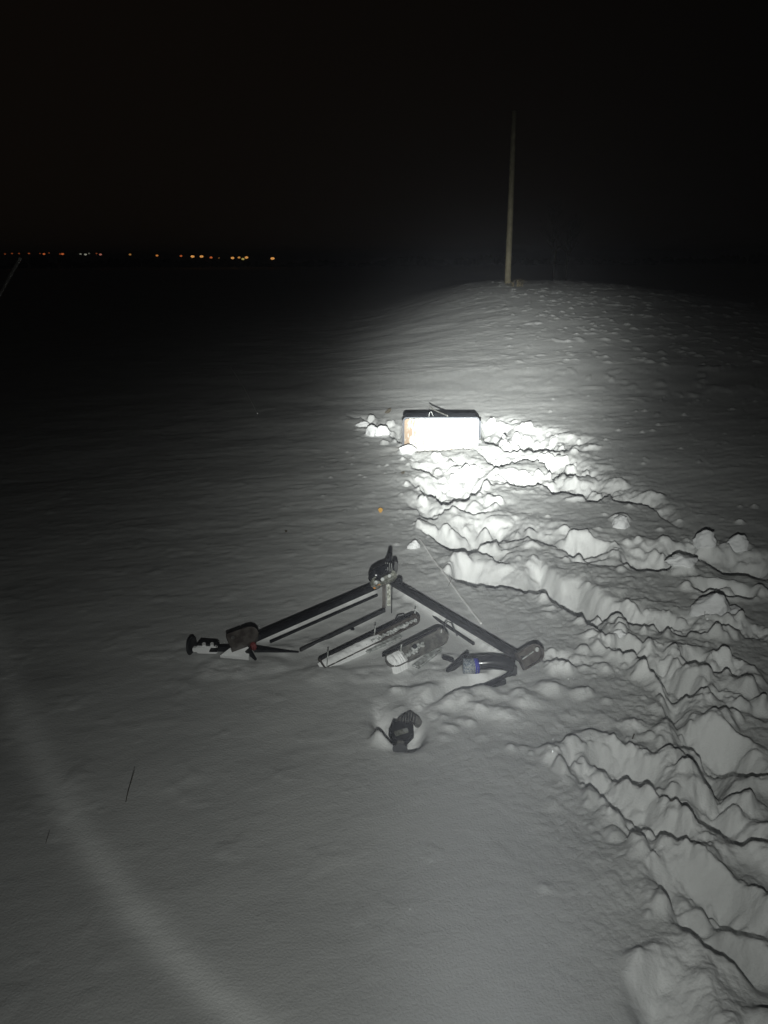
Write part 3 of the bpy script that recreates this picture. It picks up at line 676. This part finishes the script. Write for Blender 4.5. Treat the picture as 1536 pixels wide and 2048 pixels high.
    bm = bmesh.new(); disc(bm, V(790, 1134, .15), (.93, -.25, .2), .036, .012, 24, .028); link('hand_wheel', bm, GLOSS, kn, base)
    for k in range(4):
        bm = bmesh.new(); bar(bm, V(771 + 4 * k, 1124 + k, .185), V(772 + 4 * k, 1140 + k, .165), .003, .004, up, .001); link('ridge', bm, PALE, kn, base)
    bm = bmesh.new(); disc(bm, V(799, 1163, .09), (.5, -.7, .3), .016, .018, 16); link('end_cap', bm, RUBBER, t)

    # ---- left corner
    bm = bmesh.new(); channel(bm, V(457, 1283, .085), V(516, 1262, .105), .075, -.03, Vector((0, -.55, .83)), .005, True, False, 8)
    cb = link('corner_bracket', bm, BROWN, t); cb['label'] = 'dark brown bracket on the left corner'
    d_, s_, u_ = frame_axes(V(516, 1262, .105) - V(457, 1283, .085), Vector((0, -.55, .83)))
    bm = bmesh.new()
    prism(bm, stadium((V(516, 1262, .105) - V(457, 1283, .085)).length, .072, 8, True, False), V(457, 1283, .087), d_, s_, u_, .006, .002)
    link('cover_plate', bm, BROWN, cb, base)
    for px, py in ((466, 1275), (500, 1260)):
        bm = bmesh.new(); disc(bm, V(px, py, .105), u_, .008, .006, 10); link('bolt', bm, ZINC, cb, base)
    bm = bmesh.new(); disc(bm, V(383, 1292, .03), (.97, -.22, .1), .042, .010, 28, .040); link('hand_wheel', bm, PAINTG, t, None)
    bm = bmesh.new(); bar(bm, V(386, 1298, .03), V(398, 1298, .03), .022, .02, up, .003); link('spindle', bm, CAKED, t)
    bm = bmesh.new(); bar(bm, V(397, 1288, .045), V(436, 1291, .045), .045, .026, up, .006); bk = link('clamp_block', bm, RUBBER, t)
    bm = bmesh.new(); bar(bm, V(394, 1298, .035), V(435, 1299, .035), .022, .034, up, .004); pb_ = link('clamp_jaw', bm, CAKED, t)
    for px in (408, 424):
        bm = bmesh.new(); bar(bm, V(px, 1293, .058), V(px, 1286, .06), .014, .012, up, .003); link('jaw_tooth', bm, CAKED, pb_, base)
    bm = bmesh.new(); bar(bm, V(420, 1300, .05), V(436, 1300, .05), .03, .004, up, .001); link('jaw_slot', bm, PAINTG, pb_, base)
    bm = bmesh.new(); bar(bm, V(434, 1297, .03), V(462, 1297, .035), .024, .022, up, .004); link('clamp_arm', bm, RUBBER, t)
    bm = bmesh.new()
    q = [V(460, 1296, .06), V(487, 1284, .065), V(500, 1298, .045), V(497, 1316, .022), V(440, 1311, .022)]
    vs = [bm.verts.new(p) for p in q] + [bm.verts.new(p - Vector((0, -.004, .012))) for p in q]; n = 5
    bm.faces.new(vs[:5]); bm.faces.new(vs[5:][::-1])
    for i in range(n): bm.faces.new((vs[i], vs[(i + 1) % n], vs[(i + 1) % n + 5], vs[i + 5]))
    link('gusset_plate', bm, CAKED, t)
    bm = bmesh.new(); bar(bm, V(494, 1299, .045), V(513, 1321, .0), .024, .020, up, .003, .45); link('foot_spike', bm, RUBBER, t)
    bm = bmesh.new(); disc(bm, V(506, 1292, .055), (.8, .5, .1), .020, .02, 16); link('collar', bm, REDB, t)
    bm = bmesh.new(); bar(bm, V(508, 1298, .032), V(598, 1304, .006), .040, .014, up, .003, .28); link('blade', bm, PAINT, t)

    # ---- right corner
    bm = bmesh.new(); channel(bm, V(1037, 1324, .045), V(1080, 1299, .075), .075, .03, Vector((.35, -.75, .55)), .006, True, False, 10)
    cb = link('corner_bracket', bm, BROWN, t); cb['label'] = 'thin edged bracket with one rounded end on the right corner'
    bm = bmesh.new(); disc(bm, V(1074, 1299, .09), (.35, -.75, .55), .009, .008, 12); link('bolt', bm, FROST, cb, base)
    bm = bmesh.new(); bar(bm, V(1041, 1321, .055), V(1067, 1303, .085), .005, .005, up, .001); link('rim', bm, FROST, cb, base)
    bm = bmesh.new(); tube(bm, [V(938, 1327, .035), V(958, 1326, .042), V(985, 1324, .046), V(1008, 1326, .042), V(1028, 1331, .035)], .030, 14, .030)
    link('grip_tube', bm, GLOSS, t, None, True)
    bm = bmesh.new(); bar(bm, V(1027, 1330, .035), V(1027, 1350, -.005), .034, .026, Vector((1, 0, 0)), .005); link('elbow', bm, RUBBER, t)
    bm = bmesh.new(); bar(bm, V(1024, 1345, .012), V(1003, 1358, -.01), .016, .02, up, .003); link('elbow_arm', bm, RUBBER, t)
    bm = bmesh.new(); bar(bm, V(893, 1345, .006), V(937, 1311, .052), .013, .040, Vector((.2, -.3, .9)), .003, 1.15); link('blade', bm, PAINT, t)
    bm = bmesh.new(); bar(bm, V(884, 1314, .016), V(908, 1321, .018), .016, .018, up, .005); link('short_handle', bm, RUBBER, t)
    lb = bmesh.new(); pa, pb2 = V(926, 1332, .036), V(954, 1332, .036)
    tube(lb, [pa, pb2], .0315, 16); lab = link('label_sleeve', lb, LABELM, t, None, True)
    bm = bmesh.new(); tube(bm, [V(948, 1332, .036), V(956, 1331, .037)], .0325, 16); link('blue_band', bm, BLUE, lab, base, True)
    ax = (pb2 - pa).normalized()
    for r_, z_ in ((0, .012), (1, -.002), (2, -.014)):
        for k in range(7 - r_):
            bm = bmesh.new(); c = pa + ax * (.008 + .0062 * k) + Vector((0, -math.sqrt(.0322 ** 2 - z_ ** 2), z_)); bar(bm, c - ax * .0018, c + ax * .0018, .002, .006 if (k + r_) % 3 else .004, up, 0); link('print_mark', bm, FROST, lab, base)

    # ---- near corner
    tl = bmesh.new(); tube(tl, [V(795, 1453, -.01), V(806, 1440, .012), V(820, 1432, .018), V(832, 1440, .0), V(840, 1452, -.03)], .017, 14)
    link('grip_tube', tl, ZINC, t, None, True)
    for k in range(6):
        bm = bmesh.new(); f = k / 5; c = V(803 + 26 * f, 1449 - 6 * math.sin(f * 3.1) , .028); bar(bm, c, c + Vector((.004, .035, .012)), .005, .006, up, .001); link('ridge', bm, PAINTG, t)
    cc = V(804, 1466, .022); d_, s_, u_ = frame_axes((V(812, 1445, .05) - V(800, 1490, .02)), Vector((0, -.5, .86)))
    bm = bmesh.new(); prism(bm, [(-.040, -.028), (-.016, -.045), (.034, -.040), (.040, .031), (-.003, .043), (-.041, .024)], cc, d_, s_, u_, .03, .006)
    nb = link('clamp_block', bm, RUBBER, t)
    bm = bmesh.new(); bar(bm, cc + u_ * .0165 + s_ * -.022 + d_ * -.022, cc + u_ * .0165 + s_ * .018 + d_ * .006, .02, .004, u_, .0015); link('metal_badge', bm, ICY, nb, base)
    bm = bmesh.new(); bar(bm, cc + u_ * .0185 + s_ * .004 + d_ * -.002, cc + u_ * .0185 + s_ * .018 + d_ * .008, .012, .004, u_, .0015); link('badge_painted_shine', bm, PALE, nb, base)  # pale plate that paints a highlight onto the badge
    bm = bmesh.new(); bar(bm, V(801, 1482, .018), V(800, 1496, .008), .026, .016, up, .004, .9); link('clamp_neck', bm, ZINC, t)
    bm = bmesh.new(); disc(bm, V(800, 1498, .006), (-.05, -.93, .35), .026, .007, 26, .018); link('hand_wheel', bm, PAINTG, t)
build_frame()

# ------------------------------------------------------------------ poles
def pole(name, px, py, ydist, hgt, r0, r1, lean, label, m, group=None):
    b = at_dist(px, py, ydist) if ydist else P(px, py)
    z0 = gz(b.x, b.y) - .3; t = empty(name, (b.x, b.y, z0 + .3)); tag(t, label, 'pole', group)
    bm = bmesh.new(); tube(bm, [(b.x + lean * q, b.y, z0 + q) for q in np.linspace(0, hgt + .3, 8)], r0, 14, r1); link('pole_shaft', bm, m, t, None, True)
    return t, Vector((b.x + lean * hgt, b.y, z0 + .3 + hgt))
t, top = pole('utility_pole', 1015, 573, 20.6, 4.1, .084, .060, -.008, 'bare wooden utility pole rising out of the snowy bank', WOOD)
BARK = mat('dark_bark', (.035, .032, .028), .9)
def far_tree(px, py, y, hgt, label, seed):
    b = at_dist(px, py, y); z0 = gz(b.x, b.y); t = empty('bare_tree', (b.x, b.y, z0)); tag(t, label, 'tree', 'bare trees beyond the bank')
    rr = random.Random(seed); H0 = max(hgt, b.z - z0 + hgt)
    bm = bmesh.new(); pts = [Vector((b.x + rr.uniform(-.05, .05) * q, b.y, z0 - .2 + q * (H0 + .2) / 6)) for q in range(7)]; tube(bm, pts, .09, 8, .03); link('trunk', bm, BARK, t)
    bm = bmesh.new()
    for k in range(34):
        f = rr.uniform(.4, .98); p = pts[0].lerp(pts[-1], f); a = rr.uniform(0, 6.28); l = (1.1 - f) * rr.uniform(1.2, 2.6); e = p + Vector((math.cos(a) * l, math.sin(a) * l, l * .9)); mm_ = p.lerp(e, .5) + Vector((0, 0, -.1))
        tube(bm, [p, mm_, e], .025, 4, .006)
        for j in range(3): g = p.lerp(e, rr.uniform(.4, .9)); tube(bm, [g, g + Vector((rr.uniform(-.5, .5), rr.uniform(-.5, .5), rr.uniform(.2, .7)))], .009, 3, .004)
    link('crown', bm, BARK, t)
far_tree(1108, 548, 46, 3.6, 'faint bare tree in the dark beyond the bank, the nearer to the utility pole', 3)
far_tree(1134, 540, 55, 3.4, 'faint bare tree in the dark beyond the bank, the farther from the utility pole', 4)

# ------------------------------------------------------------------ distant village lights
lamps = [(10,508,.5,'r'),(24,507,.5,'r'),(38,507,.5,'r'),(58,507,.6,'r'),(80,507,.4,'r'),(88,508,.9,'r'),(98,506,.4,'r'),(120,508,.5,'r'),(125,508,1.0,'r'),(161,508,.7,'w'),(171,509,.9,'w'),(178,507,.5,'w'),
 (193,507,.5,'r'),(201,509,.9,'p'),(260,509,.8,'y'),(314,511,1.0,'o'),(362,512,.9,'r'),(385,513,1.5,'y'),(403,513,1.4,'y'),(422,515,1.0,'r'),(438,516,.4,'y'),(465,516,1.3,'y'),(478,515,1.0,'y'),(486,518,1.1,'g'),(493,515,1.3,'y'),(545,517,1.6,'y')]
ORD = ['first','second','third','fourth','fifth','sixth','seventh','eighth','ninth','tenth','eleventh','twelfth','thirteenth','fourteenth','fifteenth','sixteenth','seventeenth','eighteenth','nineteenth','twentieth','twenty-first','twenty-second','twenty-third','twenty-fourth','twenty-fifth','last']
CN = {'r':('dim reddish', (1,.22,.06)),'o':('orange', (1,.36,.08)),'y':('yellow', (1,.46,.12)),'w':('pale white', (.62,.62,.5)),'g':('greenish yellow', (.7,.58,.16)),'p':('pinkish', (1,.35,.25))}
LM = {}
for k, (px, py, s_, c_) in enumerate(lamps):
    y = 620.0; h = at_dist(px, py, y); z0 = gz(h.x, h.y); t = empty('street_lamp', (h.x, h.y, z0))
    tag(t, f'{CN[c_][0]} street lamp, {ORD[k]} from the left in the row of far lights', 'street lamp', 'street lamps of the distant village')
    key = (c_, s_)
    if key not in LM: LM[key] = mat('lamp_glow', CN[c_][1], .5, emis=(CN[c_][1], min(.85, .5 * s_ * s_ + .08)))
    bm = bmesh.new(); tube(bm, [(h.x, h.y, z0), (h.x, h.y, h.z - .3)], .12, 6); link('lamp_post', bm, PAINTG, t)
    bm = bmesh.new(); bmesh.ops.create_icosphere(bm, subdivisions=2, radius=1, matrix=Matrix.Translation(h) @ Matrix.Diagonal((.85 * s_ + .30, .7, .42 * s_ + .28, 1))); link('lamp_head', bm, LM[key], t, None, True)
# low dark tree line on the horizon
bm = bmesh.new(); rr = random.Random(9)
for k in range(700):
    x = rr.uniform(-520, 420); y = rr.uniform(660, 760); b = gz(0, y) if False else -6.5
    h = 5 + 2.2 * math.sin(x * .021) + 1.6 * math.sin(x * .077) + rr.uniform(-1.4, 1.2)
    if abs(x + 300) < 9: h += 5
    mm_ = Matrix.Translation((x, y, b + h / 2)) @ Matrix.Diagonal((rr.uniform(2, 4.5), 3, h / 2, 1)); bmesh.ops.create_icosphere(bm, subdivisions=1, radius=1, matrix=mm_)
tag(link('far_tree_line', bm, mat('far_tree_foliage', (.03, .035, .03), .9), base=(0, 700, -6.5)), kind='stuff')

# ------------------------------------------------------------------ frosted wires, stalks, leaf and other small things
def wire(pts, r, label, name='frosted_wire', m=WIRE, cat='wire', n=6):
    bm = bmesh.new(); tube(bm, pts, r, n); o = link(name, bm, m, base=pts[0]); tag(o, label, cat); return o
def onground(px, py, dz=0.0):
    p = P(px, py, dz); p.z = gz(p.x, p.y) + dz; return p
wire([onground(840 + (962 - 840) * f, 1078 + (1245 - 1078) * f + 5 * math.sin(f * 3), .006) for f in np.linspace(0, 1, 24)], .0055, 'frost covered wire lying on the snow beyond the right rail of the frame')
wire([P(462 + 53 * f, 735 + 92 * f - 5 * math.sin(f * 3.1), .03) for f in np.linspace(0, 1, 10)], .007, 'faint frosted wire on dark snow left of the white box')
wire([at_dist(-14, 615, 7.0), at_dist(6, 578, 6.7), at_dist(22, 548, 6.4), at_dist(40, 518, 6.1)], .013, 'pale frosted wire hanging at the left edge of the picture', m=mat('dull_wire', (.22, .215, .20), .8))
def stalk(px0, py0, pts, r, label, name='dry_stalk', m=STALK):
    b = onground(px0, py0, -.01); bm = bmesh.new(); sc = (b - Vector((0, 0, EYE))).length / F_PX
    # leaning stem in a plane across the view
    P_ = [b + Vector((dx * sc, .02 * k, -dy * sc * 1.12)) for k, (dx, dy) in enumerate(pts)]
    tube(bm, P_, r, 5, r * .5); o = link(name, bm, m, base=b); tag(o, label, 'stalk'); return o
stalk(250, 1612, [(0, 0), (4, -18), (6, -26), (12, -44)], .0015, 'single dry stalk sticking out of smooth snow at the lower left')
stalk(88, 1700, [(0, 0), (1, -8), (2, -15)], .0010, 'faint short stalk near the left edge of the lit circle')
stalk(1262, 1483, [(0, 0), (8, -12), (14, -4), (24, 18)], .0026, 'bent dark stalk on the broad snow lump at the right')
stalk(1413, 1250, [(0, 4), (-2, -6), (1, -14)], .0022, 'tiny frosted stalk in front of the large square snow block', m=FROST)
stalk(895, 1178, [(0, 0), (5, -8), (10, -14)], .0015, 'thin stalk lying on the snow right of the top corner')
# dry grass beside the pole foot
b = P(1032, 573); b.z = gz(b.x, b.y); bm = bmesh.new(); rr = random.Random(3)
for k in range(26):
    o_ = b + Vector((rr.uniform(-.22, .22), rr.uniform(-.05, .1), -.02)); tube(bm, [o_, o_ + Vector((rr.uniform(-.04, .04), 0, rr.uniform(.06, .14))), o_ + Vector((rr.uniform(-.12, .12), 0, rr.uniform(.12, .22)))], .004, 3, .002)
tag(link('dry_grass_tuft', bm, DRYGRASS, base=b), 'tuft of dry grass at the foot of the utility pole', 'grass tuft')
# fallen leaf and scraps
def scrap(name, px, py, wpx, hpx, m, label, cat, ang_=0):
    b = onground(px, py, .012); sc = (b - Vector((0, 0, EYE))).length / F_PX; bm = bmesh.new()
    o_ = [(wpx * .5 * math.cos(a) * (1 + .2 * math.sin(3 * a)), hpx * .5 * math.sin(a)) for a in np.linspace(0, 2 * math.pi, 12, endpoint=False)]
    o_ = [(a * math.cos(ang_) - c * math.sin(ang_), a * math.sin(ang_) + c * math.cos(ang_)) for a, c in o_]
    prism(bm, [(a * sc, c * sc) for a, c in o_], b, Vector((1, 0, 0)), Vector((0, .5, .86)), Vector((0, -.86, .5)), .006, 0)
    o = link(name, bm, m, base=b); tag(o, label, cat)
scrap('fallen_leaf', 761, 1020, 9, 10, mat('orange_leaf', (.55, .30, .05), .6), 'small orange leaf on the snow left of the trodden area', 'leaf')
scrap('dark_leaf', 776, 826, 17, 7, STALK, 'dark curled leaf standing on the snow left of the white box', 'leaf', .7)
scrap('dark_scrap', 806, 948, 9, 4, STALK, 'dark scrap on the snow below the left foot of the white box', 'scrap', .4)
scrap('bark_chip', 572, 1063, 5, 4, STALK, 'tiny dark chip alone on the snow left of the frame corner', 'chip')

# ice flecks glinting on the snow
bm = bmesh.new(); rr = random.Random(5)
sp = [(1137,1355,5),(1106,1476,5),(1104,1517,4),(1252,1683,6),(1269,1668,5),(1318,1664,4),(1355,1663,4),(1467,1672,3),(820,1820,5),(780,1765,3),(1252,1944,5),(1218,1265,4),(1414,1242,7),(1419,1238,4),(475,1347,3),(548,1390,3),(1147,1355,3)]
sp += [(rr.uniform(60, 1500), rr.uniform(1000, 2030), rr.uniform(1.0, 1.9)) for _ in range(150)]
for px, py, w_ in sp:
    p = onground(px, py, .003); sc = (p - Vector((0, 0, EYE))).length / F_PX * w_ * .62
    mm_ = Matrix.Translation(p) @ Matrix.Rotation(rr.uniform(0, 3), 4, 'Z') @ Matrix.Rotation(rr.uniform(.4, 1.2), 4, 'X') @ Matrix.Diagonal((sc * .5, sc * .3, sc * .7, 1))
    bmesh.ops.create_icosphere(bm, subdivisions=1, radius=1, matrix=mm_)
tag(link('ice_flecks', bm, mat('ice_fleck', (.95, .96, .97), .12), base=(0, 0, 0)), kind='stuff')
